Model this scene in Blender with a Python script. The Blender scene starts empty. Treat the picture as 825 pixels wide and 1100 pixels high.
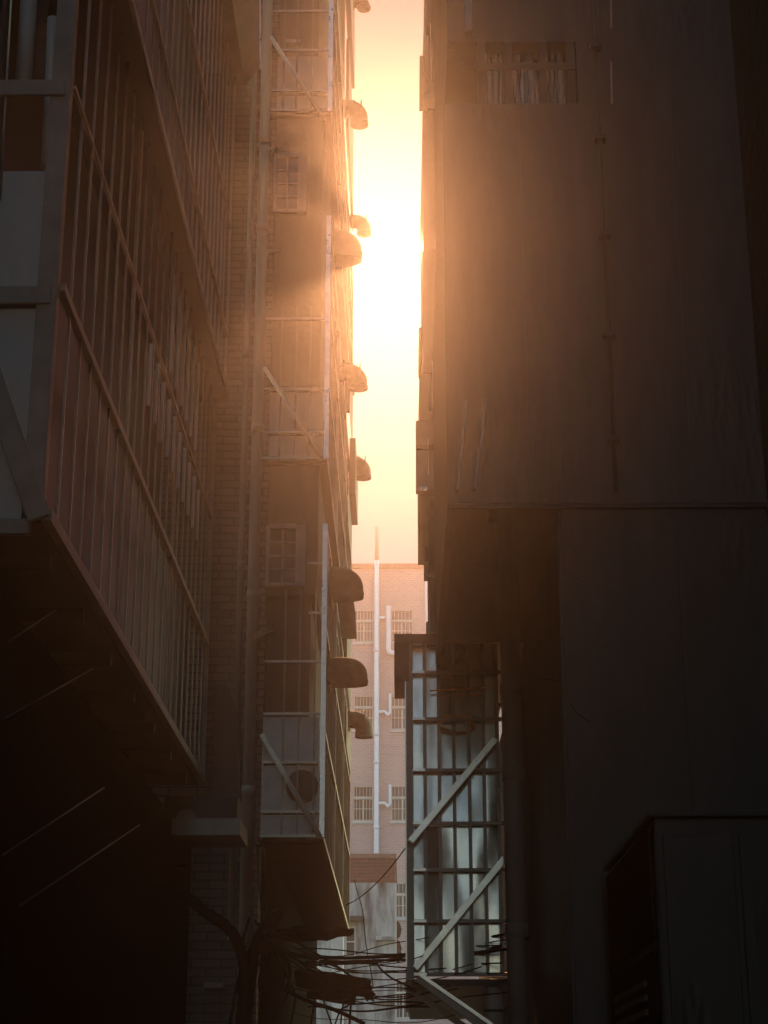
import bpy, bmesh, math, random
from mathutils import Vector, Matrix
random.seed(11)
R = math.radians
scn = bpy.context.scene
col = scn.collection

# ------------------------------------------------------------------ camera
CAM = Vector((0.0, 0.0, 1.6))
PITCH, YAW, F = R(19.0), R(0.556), 1900.0        # F in pixels of the 825 x 1100 photograph
fw = Vector((-math.sin(YAW)*math.cos(PITCH), math.cos(YAW)*math.cos(PITCH), math.sin(PITCH)))
rt = fw.cross(Vector((0, 0, 1))).normalized()
up = rt.cross(fw).normalized()
cd = bpy.data.cameras.new('camera')
cam = bpy.data.objects.new('camera', cd); col.objects.link(cam)
cam.matrix_world = Matrix(((rt.x, up.x, -fw.x, CAM.x), (rt.y, up.y, -fw.y, CAM.y), (rt.z, up.z, -fw.z, CAM.z), (0, 0, 0, 1)))
cd.sensor_fit = 'VERTICAL'; cd.sensor_height = 36.0; cd.lens = F/1100*36.0
cd.clip_start = 0.05; cd.clip_end = 2000
scn.camera = cam

def ray(px, py):
    return fw + rt*((px-412.5)/F) + up*((550-py)/F)
def at(px, py, Y):
    d = ray(px, py); return CAM + d*(Y/d.y)
def atX(px, py, X):
    d = ray(px, py); return CAM + d*(X/d.x)

# ------------------------------------------------------------------ materials
def mat(name, c, rough=0.7, metal=0.0, var=0.25, scale=6.0, bump=0.0, bscale=40.0, streak=0.0, spec=0.5, dark=None):
    m = bpy.data.materials.new(name); m.use_nodes = True
    nt = m.node_tree; b = nt.nodes['Principled BSDF']
    b.inputs['Roughness'].default_value = rough; b.inputs['Metallic'].default_value = metal
    b.inputs['Specular IOR Level'].default_value = spec
    tc = nt.nodes.new('ShaderNodeTexCoord')
    mp = nt.nodes.new('ShaderNodeMapping'); nt.links.new(tc.outputs['Object'], mp.inputs['Vector'])
    if streak: mp.inputs['Scale'].default_value = (1, 1, streak)
    n = nt.nodes.new('ShaderNodeTexNoise'); n.inputs['Scale'].default_value = scale; n.inputs['Detail'].default_value = 6
    n.inputs['Roughness'].default_value = 0.65
    nt.links.new(mp.outputs[0], n.inputs['Vector'])
    rp = nt.nodes.new('ShaderNodeValToRGB')
    lo = dark or tuple(x*(1-var) for x in c); hi = tuple(min(1, x*(1+var)) for x in c)
    rp.color_ramp.elements[0].position = 0.33; rp.color_ramp.elements[1].position = 0.68
    rp.color_ramp.elements[0].color = (*lo, 1); rp.color_ramp.elements[1].color = (*hi, 1)
    nt.links.new(n.outputs['Fac'], rp.inputs[0]); nt.links.new(rp.outputs[0], b.inputs['Base Color'])
    mr = nt.nodes.new('ShaderNodeMapRange'); mr.inputs['To Min'].default_value = max(0.05, rough-0.12); mr.inputs['To Max'].default_value = min(1, rough+0.12)
    nt.links.new(n.outputs['Fac'], mr.inputs['Value']); nt.links.new(mr.outputs[0], b.inputs['Roughness'])
    if bump:
        n2 = nt.nodes.new('ShaderNodeTexNoise'); n2.inputs['Scale'].default_value = bscale; n2.inputs['Detail'].default_value = 3
        nt.links.new(tc.outputs['Object'], n2.inputs['Vector'])
        bp = nt.nodes.new('ShaderNodeBump'); bp.inputs['Strength'].default_value = bump; bp.inputs['Distance'].default_value = 0.02
        nt.links.new(n2.outputs['Fac'], bp.inputs['Height']); nt.links.new(bp.outputs[0], b.inputs['Normal'])
    return m

def brick(name, c1, c2, mortar, w, h, axis='xz', gap=0.008, rough=0.6, bump=0.4, grime=0.35, gscale=0.8, coat=0.0):
    m = bpy.data.materials.new(name); m.use_nodes = True
    nt = m.node_tree; L = nt.links.new; b = nt.nodes['Principled BSDF']
    tc = nt.nodes.new('ShaderNodeTexCoord'); sp = nt.nodes.new('ShaderNodeSeparateXYZ'); cb = nt.nodes.new('ShaderNodeCombineXYZ')
    L(tc.outputs['Object'], sp.inputs[0])
    L(sp.outputs['X' if axis == 'xz' else 'Y'], cb.inputs[0]); L(sp.outputs['Z'], cb.inputs[1])
    t = nt.nodes.new('ShaderNodeTexBrick'); L(cb.outputs[0], t.inputs['Vector'])
    t.inputs['Color1'].default_value = (*c1, 1); t.inputs['Color2'].default_value = (*c2, 1); t.inputs['Mortar'].default_value = (*mortar, 1)
    t.inputs['Scale'].default_value = 1.0; t.inputs['Brick Width'].default_value = w; t.inputs['Row Height'].default_value = h
    t.inputs['Mortar Size'].default_value = gap; t.inputs['Mortar Smooth'].default_value = 0.2
    n = nt.nodes.new('ShaderNodeTexNoise'); n.inputs['Scale'].default_value = gscale; n.inputs['Detail'].default_value = 7
    mp = nt.nodes.new('ShaderNodeMapping'); mp.inputs['Scale'].default_value = (1, 1, 0.35); L(tc.outputs['Object'], mp.inputs[0]); L(mp.outputs[0], n.inputs['Vector'])
    mr = nt.nodes.new('ShaderNodeMapRange'); mr.inputs['From Min'].default_value = 0.3; mr.inputs['From Max'].default_value = 0.7
    mr.inputs['To Min'].default_value = 1-grime; mr.inputs['To Max'].default_value = 1.0
    L(n.outputs['Fac'], mr.inputs['Value'])
    mx = nt.nodes.new('ShaderNodeMix'); mx.data_type = 'RGBA'; mx.blend_type = 'MULTIPLY'; mx.inputs['Factor'].default_value = 1
    L(t.outputs['Color'], mx.inputs[6]); L(mr.outputs[0], mx.inputs[7]); L(mx.outputs[2], b.inputs['Base Color'])
    b.inputs['Roughness'].default_value = rough
    # each tile sits at a slightly different tilt
    n3 = nt.nodes.new('ShaderNodeTexNoise'); n3.inputs['Scale'].default_value = 9; n3.inputs['Detail'].default_value = 2; L(tc.outputs['Object'], n3.inputs['Vector'])
    ma = nt.nodes.new('ShaderNodeMath'); ma.operation = 'MULTIPLY_ADD'; ma.inputs[1].default_value = -1.0
    L(t.outputs['Fac'], ma.inputs[0]); L(n3.outputs['Fac'], ma.inputs[2])
    bp = nt.nodes.new('ShaderNodeBump'); bp.inputs['Strength'].default_value = bump; bp.inputs['Distance'].default_value = 0.01
    L(ma.outputs[0], bp.inputs['Height']); L(bp.outputs[0], b.inputs['Normal'])
    if coat:
        b.inputs['Coat Weight'].default_value = coat; b.inputs['Coat Roughness'].default_value = 0.15
    return m

def steel(name, c, rough, wave=0.0, wscale=3.0, metal=1.0, var=.18, scale=9):
    m = mat(name, c, rough, metal, var=var, scale=scale)
    if wave:
        nt = m.node_tree; b = nt.nodes['Principled BSDF']
        tc = nt.nodes.new('ShaderNodeTexCoord')
        mw_ = nt.nodes.new('ShaderNodeMapping'); mw_.inputs['Scale'].default_value = (1, 1, .38); nt.links.new(tc.outputs['Object'], mw_.inputs[0])
        n = nt.nodes.new('ShaderNodeTexNoise'); n.inputs['Scale'].default_value = wscale; n.inputs['Detail'].default_value = 1.5
        nt.links.new(mw_.outputs[0], n.inputs['Vector'])
        bp = nt.nodes.new('ShaderNodeBump'); bp.inputs['Strength'].default_value = wave; bp.inputs['Distance'].default_value = 0.12
        nt.links.new(n.outputs['Fac'], bp.inputs['Height']); nt.links.new(bp.outputs[0], b.inputs['Normal'])
    return m

M = {
 'asphalt': mat('worn_asphalt', (.055, .053, .05), .9, bump=.4, bscale=60),
 'soot': mat('sooty_render', (.10, .099, .096), .85, var=.35, scale=1.6, bump=.3, bscale=25, streak=.3),
 'soot2': mat('sooty_paint', (.085, .082, .078), .75, var=.35, scale=2.2, bump=.2, bscale=25, streak=.25),
 'tile': brick('dark_glazed_tile', (.085, .075, .066), (.06, .055, .05), (.03, .028, .025), .115, .058, 'yz', .004, .45, .9, .45),
 'tilexz': brick('dark_glazed_tile_face', (.066, .06, .054), (.054, .05, .046), (.045, .042, .039), .115, .058, 'xz', .004, .5, .6, .45),
 'greybrick': brick('grey_brick_tile', (.21, .205, .20), (.17, .165, .16), (.10, .098, .095), .23, .066, 'xz', .008, .7, .5, .4),
 'pink': brick('pink_brick_tile', (.53, .36, .345), (.45, .295, .28), (.56, .46, .44), .21, .078, 'xz', .014, .55, .3, .3, .5),
 'redbrick': brick('bare_red_brick', (.26, .05, .03), (.14, .035, .025), (.16, .11, .09), .24, .085, 'xz', .014, .8, .6, .5, 1.6),
 'coping': mat('brown_coping', (.20, .12, .09), .7),
 'concrete': mat('streaked_concrete', (.36, .37, .37), .9, var=.5, scale=3.4, bump=.5, bscale=14, streak=.2, dark=(.025, .027, .03)),
 'pale': mat('pale_render', (.5, .5, .49), .85, var=.15, scale=2),
 'steel': steel('brushed_stainless', (.56, .54, .51), .30),
 'pipe': mat('pale_painted_pipe', (.75, .75, .74), .4, 0, var=.15, scale=7),
 'bars': steel('weathered_steel_bar', (.30, .28, .25), .38),
 'dsteel': steel('dull_dark_steel', (.16, .15, .14), .42),
 'panel': steel('wavy_stainless_sheet', (.40, .40, .39), .22, .22, 3.0, 1.0, .4, 1.8),  # broad light and dark patches in the colour paint in reflections
 'sheet': mat('painted_tin_sheet', (.075, .074, .070), .5, var=.45, scale=3.2, streak=.12, bump=.25, bscale=5),
 'dsheet': mat('dark_tin_sheet', (.048, .048, .047), .5, var=.3, scale=3, streak=.3),
 'white': mat('off_white_sheet', (.66, .66, .65), .55, var=.12, scale=3, streak=.3),
 'beige': mat('grey_beige_painted_steel', (.36, .35, .325), .5, var=.18, scale=5),
 'pvc': mat('white_pvc', (.72, .78, .86), .4, var=.07, scale=2),
 'gpvc': mat('grey_pvc', (.34, .33, .33), .45, var=.12, scale=3, streak=.3),
 'rust': mat('rusty_hood', (.085, .06, .045), .65, .3, var=.4, scale=12, bump=.2),
 'cable': mat('black_rubber', (.018, .018, .019), .8, var=.2, spec=.2),
 'hose': mat('orange_hose', (.55, .20, .07), .5, var=.15),
 'alu': mat('cream_aluminium', (.56, .55, .49), .5, var=.1, scale=4),
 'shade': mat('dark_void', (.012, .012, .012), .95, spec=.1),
}
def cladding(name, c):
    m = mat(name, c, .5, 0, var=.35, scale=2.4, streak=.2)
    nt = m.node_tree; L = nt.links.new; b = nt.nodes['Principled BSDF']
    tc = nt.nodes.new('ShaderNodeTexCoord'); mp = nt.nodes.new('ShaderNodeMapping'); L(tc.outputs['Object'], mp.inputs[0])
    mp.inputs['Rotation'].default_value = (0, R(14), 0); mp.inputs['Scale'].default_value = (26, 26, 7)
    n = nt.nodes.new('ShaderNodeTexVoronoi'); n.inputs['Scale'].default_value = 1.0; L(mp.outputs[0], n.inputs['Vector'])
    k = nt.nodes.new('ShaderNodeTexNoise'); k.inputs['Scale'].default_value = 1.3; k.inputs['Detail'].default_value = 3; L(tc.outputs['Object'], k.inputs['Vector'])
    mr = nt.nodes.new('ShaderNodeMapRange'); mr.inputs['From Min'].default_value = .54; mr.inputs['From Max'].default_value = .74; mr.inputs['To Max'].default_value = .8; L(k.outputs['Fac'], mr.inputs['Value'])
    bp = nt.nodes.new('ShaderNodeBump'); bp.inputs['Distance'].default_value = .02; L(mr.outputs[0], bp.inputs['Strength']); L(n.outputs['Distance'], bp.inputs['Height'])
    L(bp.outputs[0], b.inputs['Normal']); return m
M['dclad'] = cladding('shaded_lower_cladding', (.045, .045, .042))  # darker copy of the cladding, low-alley shade put into its colour
M['clad'] = cladding('worn_dark_cladding', (.080, .080, .076))
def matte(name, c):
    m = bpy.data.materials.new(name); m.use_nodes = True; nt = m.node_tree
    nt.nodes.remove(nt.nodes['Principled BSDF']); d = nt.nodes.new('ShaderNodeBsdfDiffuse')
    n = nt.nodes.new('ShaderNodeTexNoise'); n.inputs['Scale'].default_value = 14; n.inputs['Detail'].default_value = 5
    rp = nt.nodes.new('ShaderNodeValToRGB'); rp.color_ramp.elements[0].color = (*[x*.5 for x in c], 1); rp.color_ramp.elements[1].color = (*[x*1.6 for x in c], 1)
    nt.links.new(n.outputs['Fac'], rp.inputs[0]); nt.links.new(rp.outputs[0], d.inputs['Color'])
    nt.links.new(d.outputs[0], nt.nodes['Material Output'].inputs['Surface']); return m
M['shade'] = matte('shade_black', (.011, .011, .011)); M['cable'] = matte('dusty_black_rubber', (.014, .014, .015))  # near-black: painted shade on some parts, plain dark colour on others
def glass(name, c, rough=.08):
    m = mat(name, c, rough, var=.5, scale=1.3); return m
M['glass'] = glass('dark_window_glass', (.035, .045, .05))
M['curtain'] = glass('blue_grey_window_glass', (.05, .075, .085), .15)

# ------------------------------------------------------------------ mesh helpers
class MB:
    def __init__(s): s.bm = bmesh.new(); s.smooth = False
    def box(s, a, b, bev=0.0):
        lo = Vector((min(a[0], b[0]), min(a[1], b[1]), min(a[2], b[2]))); hi = Vector((max(a[0], b[0]), max(a[1], b[1]), max(a[2], b[2])))
        r = bmesh.ops.create_cube(s.bm, size=1.0)
        for v in r['verts']:
            v.co = Vector([(lo[i]+hi[i])/2 + v.co[i]*(hi[i]-lo[i]) for i in range(3)])
        if bev:
            es = set(e for v in r['verts'] for e in v.link_edges)
            bmesh.ops.bevel(s.bm, geom=list(es), offset=bev, segments=2, affect='EDGES', profile=.6)
        return s
    def bar(s, p, q, w, h=None, upv=None, bev=0.0):
        """square-section bar from p to q"""
        p, q = Vector(p), Vector(q); h = h or w
        d = (q-p); L = d.length; d.normalize()
        u = Vector(upv) if upv else (Vector((0, 0, 1)) if abs(d.z) < .9 else Vector((0, 1, 0)))
        x = d.cross(u).normalized(); y = x.cross(d).normalized()
        r = bmesh.ops.create_cube(s.bm, size=1.0)
        for v in r['verts']:
            c = v.co.copy(); v.co = (p+q)/2 + x*c.x*w + y*c.y*h + d*c.z*L
        if bev:
            es = set(e for v in r['verts'] for e in v.link_edges)
            bmesh.ops.bevel(s.bm, geom=list(es), offset=bev, segments=2, affect='EDGES', profile=.6)
        return s
    def tube(s, pts, r, n=10, caps=True, open_end=False):
        pts = [Vector(p) for p in pts]
        rs = r if isinstance(r, (list, tuple)) else [r]*len(pts)
        t0 = (pts[1]-pts[0]).normalized()
        nrm = t0.orthogonal().normalized(); rings = []
        for i, p in enumerate(pts):
            t = (pts[min(i+1, len(pts)-1)] - pts[max(i-1, 0)]).normalized()
            nrm = (nrm - t*nrm.dot(t)).normalized(); bn = t.cross(nrm)
            rings.append([s.bm.verts.new(p + (nrm*math.cos(2*math.pi*k/n) + bn*math.sin(2*math.pi*k/n))*rs[i]) for k in range(n)])
        for a, b in zip(rings, rings[1:]):
            for k in range(n):
                f = s.bm.faces.new((a[k], a[(k+1) % n], b[(k+1) % n], b[k])); f.smooth = True
        if caps:
            s.bm.faces.new(rings[0][::-1])
            if not open_end: s.bm.faces.new(rings[-1])
        return s
    def poly(s, pts, th, nrm):
        """flat outline given its own thickness along nrm"""
        nrm = Vector(nrm).normalized()*th
        a = [s.bm.verts.new(Vector(p)) for p in pts]; b = [s.bm.verts.new(Vector(p)+nrm) for p in pts]
        s.bm.faces.new(a); s.bm.faces.new(b[::-1])
        for i in range(len(a)):
            j = (i+1) % len(a); s.bm.faces.new((a[i], b[i], b[j], a[j]))
        return s
    def build(s, name, m, parent=None):
        bmesh.ops.recalc_face_normals(s.bm, faces=s.bm.faces)
        me = bpy.data.meshes.new(name); s.bm.to_mesh(me); s.bm.free()
        o = bpy.data.objects.new(name, me); col.objects.link(o)
        me.materials.append(M[m] if isinstance(m, str) else m)
        if parent: o.parent = parent; o.matrix_parent_inverse = parent.matrix_world.inverted()
        return o
def tag(o, label=None, cat=None, group=None, kind=None):
    if label: o['label'] = label
    if cat: o['category'] = cat
    if group: o['group'] = group
    if kind: o['kind'] = kind
    return o
def thing(name, label, cat, loc=(0, 0, 0), group=None):
    o = bpy.data.objects.new(name, None); o.location = loc; col.objects.link(o); o.matrix_world = Matrix.Translation(loc)
    return tag(o, label, cat, group)
def catenary(p, q, sag, n=18, wob=0.0):
    p, q = Vector(p), Vector(q); out = []
    ph = random.random()*6
    for i in range(n+1):
        t = i/n; v = p.lerp(q, t); v.z -= sag*4*t*(1-t)
        v.z += wob*math.sin(ph+t*9); v.x += wob*.6*math.sin(ph*2+t*13)
        out.append(v)
    return out
def spline(pts, n=8):
    pts = [Vector(p) for p in pts]; out = []
    for i in range(len(pts)-1):
        p0, p1, p2, p3 = pts[max(i-1, 0)], pts[i], pts[i+1], pts[min(i+2, len(pts)-1)]
        for k in range(n):
            t = k/n
            out.append(.5*((2*p1)+(p2-p0)*t+(2*p0-5*p1+4*p2-p3)*t*t+(3*p1-p0-3*p2+p3)*t**3))
    out.append(pts[-1]); return out

# ------------------------------------------------------------------ setting
g = MB(); g.box((-400, -400, -.3), (400, 900, 0)); tag(g.build('ground', 'asphalt'), kind='structure')
g = MB(); g.box((-2.2, -40, -.02), (1.27, 40, .004)); tag(g.build('alley_pavement', 'asphalt'), kind='structure')

# ------------------------------------------------------------------ far pink apartment building, Y = 59
YF = 59.0
def z_at(py, Y): return at(412, py, Y).z
def x_at(px, py, Y): return at(px, py, Y).x
ROOF = z_at(611, YF)
pink = thing('apartment_building', 'pink brick tiled apartment building closing the far end of the alley', 'building', (0, YF, 0))
# the wall is one mesh with real window openings
rows = [(655, 690), (747, 784), (844, 882), (948, 986), (1053, 1094)]
cols = [(380, 401), (420, 444)]
zs = [(z_at(a, YF), z_at(b, YF)) for a, b in rows]
xs = [(x_at(a, 760, YF), x_at(b, 760, YF)) for a, b in cols]
Xc = sorted([-9.0, 9.0] + [v for p in xs for v in p]); Zc = sorted([0.0, ROOF] + [v for p in zs for v in p])
w = MB()
for i in range(len(Xc)-1):
    for j in range(len(Zc)-1):
        if i in (1, 3) and j % 2 == 1: continue
        w.box((Xc[i], YF, Zc[j]), (Xc[i+1], YF+.22, Zc[j+1]))
bmesh.ops.remove_doubles(w.bm, verts=w.bm.verts, dist=.0005)
# drop the inner faces shared by two neighbouring blocks
seen = {}
for f in list(w.bm.faces):
    k = tuple(round(v, 3) for v in f.calc_center_median()); seen.setdefault(k, []).append(f)
bmesh.ops.delete(w.bm, geom=[f for fs in seen.values() if len(fs) > 1 for f in fs], context='FACES')
w.build('wall', 'pink', pink)
MB().box((-9, YF+.25, 0), (9, YF+9, ROOF-.1)).build('building_core', 'soot', pink)
MB().box((-9.1, YF-.10, ROOF), (9.1, YF+.6, ROOF+.17), .02).build('coping', 'coping', pink)
for i, (x0, x1) in enumerate(xs):
    for j, (zt, zb) in enumerate(zs):
        fr = MB(); t = .038; y0, y1 = YF+.05, YF+.14; zm = zb + (zt-zb)*.66
        fr.box((x0, y0, zb), (x0+t, y1, zt)).box((x1-t, y0, zb), (x1, y1, zt)).box((x0+t, y0, zb), (x1-t, y1, zb+t)).box((x0+t, y0, zt-t), (x1-t, y1, zt))
        fr.box((x0+t, y0, zm-.05), (x1-t, y1, zm+.05)).box(((x0+x1)/2-t*.7, y0+.02, zb+t), ((x0+x1)/2+t*.7, y1, zm-.05))
        win = fr.build('window', 'alu', pink)
        MB().box((x0+.01, y1-.03, zb+.01), (x1-.01, y1-.015, zt-.01)).build('pane', 'curtain' if (i+j) % 3 == 0 else 'glass', win)
        gr = MB(); nb = 6
        for k in range(1, nb):
            x = x0+(x1-x0)*k/nb; gr.bar((x, YF-.03, zb+.02), (x, YF-.03, zt-.02), .015)
        for q in (.02, .34, .64, .98):
            z = zb+(zt-zb)*q; gr.bar((x0-.01, YF-.03, z), (x1+.01, YF-.03, z), .02)
        gr.build('grille', 'alu', win)
        MB().box((x0-.05, YF-.06, zb-.09), (x1+.05, YF+.03, zb-.005)).build('sill', 'pale', win)
# corner strip at the right end of the visible facade
# stack pipe with branches
sp = thing('drain_pipe', 'tall white drain pipe rising past the roof of the pink building', 'drain pipe', (x_at(404.5, 800, YF), YF-.16, 0))
xp = x_at(404.5, 800, YF); yp = YF-.2
MB().tube([(xp, yp, 0), (xp, yp, z_at(604, YF))], .085, 14).build('pipe', 'pvc', sp)
MB().tube([(xp, yp, z_at(604, YF)), (xp, yp, z_at(568, YF))], .08, 14).build('vent_extension', 'gpvc', sp)
for py in (766, 864):
    z = z_at(py, YF); x2 = x_at(419, py, YF)
    MB().tube(spline([(xp+.07, yp, z), (xp+.28, yp, z), (xp+.36, yp, z-.10), (x2-.05, yp, z-.08), (x2, yp, z), (x2, yp, z+.25), (x2, yp, z+.62)], 6), .05, 10).build('branch_pipe', 'pvc', sp)
for py in (700, 790, 820, 890): MB().tube([(xp, yp, z_at(py, YF)-.06), (xp, yp, z_at(py, YF)+.06)], .10, 14).build('coupling', 'pvc', sp)
cl = MB(); z = z_at(665, YF); cl.box((xp+.08, yp-.03, z-.04), (xp+.28, yp+.19, z+.04)); cl.build('wall_clamp', 'pvc', sp)
x2 = x_at(417.5, 690, YF)
tag(MB().tube(spline([(x2, yp, z_at(653, YF)), (x2, yp, z_at(690, YF)), (x2, yp, z_at(699, YF)), (x2+.08, yp, z_at(703, YF)), (x2+.35, yp, z_at(703, YF)), (x2+.9, yp, z_at(703, YF))], 6), .085, 12).build('waste_pipe', 'pvc'),
    'short white elbow waste pipe beside the upper right window of the pink building', 'pipe')
x3 = x_at(457.7, 640, YF)
tag(MB().tube([(x3, YF-.10, z_at(700, YF)), (x3, YF-.10, z_at(617, YF))], .045, 8).build('conduit', 'pvc'), 'thin white conduit down the right edge of the pink brick facade', 'conduit')

# ------------------------------------------------------------------ small streaked concrete annex in front of it, Y = 44
YA = 44.0
ax0, ax1 = x_at(340, 1000, YA), x_at(424, 1000, YA)
zt, zbk = z_at(917, YA), z_at(948, YA)
an = thing('annex', 'streaked grey concrete stair house with a bare brick top below the pink building', 'building', (ax0, YA, 0))
wx0, wx1, wz0, wz1 = x_at(371, 1000, YA), x_at(382, 1000, YA), z_at(1028, YA), z_at(995, YA)
MB().box((ax0, YA+.12, 0), (ax1, YA+5, zbk)).box((ax0, YA, 0), (wx0, YA+.12, zbk)).box((wx1, YA, 0), (ax1, YA+.12, zbk)).box((wx0, YA, 0), (wx1, YA+.12, wz0)).box((wx0, YA, wz1), (wx1, YA+.12, zbk)).build('wall', 'concrete', an)
MB().box((ax0-.02, YA-.02, zbk+.002), (ax1+.02, YA+5, zt-.12)).build('brick_parapet', 'redbrick', an)
MB().box((ax0-.06, YA-.06, zt-.118), (ax1+.05, YA+5.05, zt), .02).build('coping', 'coping', an)
fr = MB(); t = .03
fr.box((wx0, YA+.02, wz0), (wx0+t, YA+.10, wz1)).box((wx1-t, YA+.02, wz0), (wx1, YA+.10, wz1)).box((wx0+t, YA+.02, wz1-t), (wx1-t, YA+.10, wz1)).box((wx0+t, YA+.02, (wz0+wz1)/2-.015), (wx1-t, YA+.10, (wz0+wz1)/2+.015)).box((wx0+t, YA+.02, wz0), (wx1-t, YA+.10, wz0+t))
wn = fr.build('window', 'alu', an)
MB().box((wx0+.004, YA+.085, wz0+.004), (wx1-.004, YA+.095, wz1-.004)).build('pane', 'curtain', wn)
MB().box((wx0-.25, YA-.5, wz1+.10), (wx1+.22, YA-.003, wz1+.2), .01).build('canopy', 'dsheet', an)
MB().box((x_at(404, 1008, YA), YA-.28, z_at(1011, YA)), (ax1+.02, YA-.003, z_at(1007, YA)), .01).build('ledge', 'concrete', an)
MB().box((x_at(404, 1072, YA), YA-.2, z_at(1077, YA)), (ax1-.05, YA-.003, z_at(1074, YA)), .01).build('ledge', 'concrete', an)
MB().box((ax1+.001, YA+.01, 0), (ax1+.05, YA+.07, zbk-.01)).build('corner_trim', 'pale', an)
pl = MB().box((x_at(357, 1000, 40), 40, 0), (x_at(369, 1000, 40), 40.5, z_at(1004, 40)), .02).build('boundary_pillar', 'pale')
tag(pl, 'pale rendered pillar between the left block and the streaked concrete annex', 'pillar')
for py in (999, 1019, 1027):
    c = at(426.5 if py < 1027 else 428, py, YA+.3)
    dm = MB().tube([c+Vector((-.08, .0, 0)), c+Vector((.0, -.02, .0)), c+Vector((.06, -.03, .0)), c+Vector((.10, -.04, 0))], [.24, .22, .17, .05] if py < 1027 else [.17, .15, .1, .03], 16).build('wall_fan', 'shade')
    tag(dm, {999: 'uppermost dark round extractor cowl on the side of the concrete annex', 1019: 'middle dark round extractor cowl on the side of the concrete annex', 1027: 'lowest and smallest dark round extractor cowl on the concrete annex'}[py], 'extractor cowl', 'extractor cowls beside the annex')

# ------------------------------------------------------------------ left block beyond (Y 14 - 23): wall, bay with steel cages
YL = 13.9
lb = thing('tenement_block', 'brown tenement block on the left with a stack of steel window cages', 'building', (-1.1, YL, 0))
XB, XO = -1.10, -.62       # alley wall and outer face of the bay
MB().box((-6, YL, 0), (XB-.004, YL+.2, 24)).build('end_wall', 'greybrick', lb)
MB().box((-6, YL+.203, 0), (XB, 23, 24)).build('alley_wall', 'soot', lb)
MB().box((XB-.05, YL+.21, 0), (XB+.03, 22.98, 5.2)).build('painted_shade_sheet', 'shade', lb)  # black sheet added to paint the shade low on this wall
bay = MB()
seg = lambda y0, y1: (z_at(y1, YL), z_at(y0, YL))
for y0, y1 in ((125, 415), (497, 640)):
    z0, z1 = seg(y0, y1); bay.box((XB+.002, YL-.02, z0), (XO-.06, 21.0, z1))
bay.box((XB+.002, YL+.12, 4.6), (XO-.12, 21.0, 24))
bay.build('bay_wall', 'soot2', lb)
def narrow_window(px0, px1, py0, py1):
    x0, x1 = x_at(px0, (py0+py1)/2, YL), x_at(px1, (py0+py1)/2, YL); z0, z1 = z_at(py1, YL), z_at(py0, YL); y = YL-.022
    f = MB(); t = .018
    f.box((x0-.03, y-.05, z0-.03), (x0, y, z1+.03)).box((x1, y-.05, z0-.03), (x1+.08, y, z1+.03)).box((x0, y-.05, z1), (x1, y, z1+.04)).box((x0, y-.05, z0-.03), (x1, y, z0))
    for k in range(1, 4): f.box((x0, y-.03, z0+(z1-z0)*k/4-.009), (x1, y-.006, z0+(z1-z0)*k/4+.009))
    f.box(((x0+x1)/2-.009, y-.034, z0), ((x0+x1)/2+.009, y-.008, z1))
    wn = f.build('window', 'beige', lb)
    MB().box((x0, y-.02, z0), (x1, y-.003, z1)).build('pane', 'glass', wn)
narrow_window(298, 320, 172, 228); narrow_window(290, 318, 570, 628)

def cage(name, label, y_top, y_bot, rails, bars, panels, brace, post_top, sheet='white', yend=20.9, side_rails=4):
    """steel window cage on the bay: front face at YL, side face along the alley at X = XO"""
    z0, z1 = z_at(y_bot, YL), z_at(y_top, YL); zp = z_at(post_top, YL)
    xl = x_at(283, (y_bot+y_top)/2, YL)
    c = thing(name, label, 'window cage', (XO, YL, z0), 'steel window cages on the left tenement bay')
    f = MB()
    pass
    f.bar((XO, yend, z0), (XO, yend, zp), .035)
    for k in range(1, 3): f.bar((XO, YL+(yend-YL)*k/3, z0), (XO, YL+(yend-YL)*k/3, zp), .03)
    for py in rails:
        x0 = xl
        if isinstance(py, tuple): py, x0 = py[0], x_at(py[1], py[0], YL)
        z = z_at(py, YL); f.bar((x0, YL-.05, z), (XO-.02, YL-.05, z), .02)
    for k in range(side_rails):
        z = z0+(zp-z0)*k/(side_rails-1); f.bar((XO, YL-.02, z), (XO, yend, z), .03)
    f.build('frame', 'bars', c)
    MB().bar((XO, YL-.04, z0), (XO, YL-.04, zp), .032, bev=.004).build('corner_post', 'steel', c)
    b = MB()
    for px in bars:
        x = x_at(px, (y_bot+y_top)/2, YL); b.bar((x, YL-.03, z0), (x, YL-.03, z1), .014)
    n = 22
    for k in range(1, n):
        y = YL+(yend-YL)*k/n; b.bar((XO-.012, y, z0), (XO-.012, y, zp-.1), .014)
    b.build('grille', 'dsteel', c)
    for (py0, py1) in panels:
        MB().box((xl, YL+.002, z_at(py1, YL)), (XO-.03, YL+.012, z_at(py0, YL))).build('sheet_panel', sheet, c)
    MB().box((xl-.02, YL-.06, z0-.05), (XO+.01, yend, z0-.018)).build('floor_tray', 'shade', c)  # underside coloured black to hold its shade
    if brace:
        p, q = at(*brace[0], YL-.11), at(*brace[1], YL-.11)
        MB().tube([p, q], .02, 10).build('brace', 'pipe', c)
    return c
cage('window_cage', 'highest steel cage on the left bay with white lower panels and diagonal brace', -60, 122, [-20, 15, 57, 100, 121], [291, 306, 320, 336], [(60, 99), (102, 121)], ((291, 40), (348, 128)), -60)
cage('window_cage', 'middle steel cage on the left bay lost in the orange glow', 330, 495, [345, 420, 466, 494], [285, 302, 318, 333], [(421, 465), (468, 494)], ((284, 395), (345, 490)), 235)
cage('window_cage', 'lowest steel cage on the left bay with a tall bright corner post', 630, 900, [(607, 331), (660, 332), 712, 768, 820, 873, 899], [305, 321, 338], [(770, 819), (822, 872), (875, 898)], ((281, 789), (344, 899)), 565, sheet='pipe')
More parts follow.
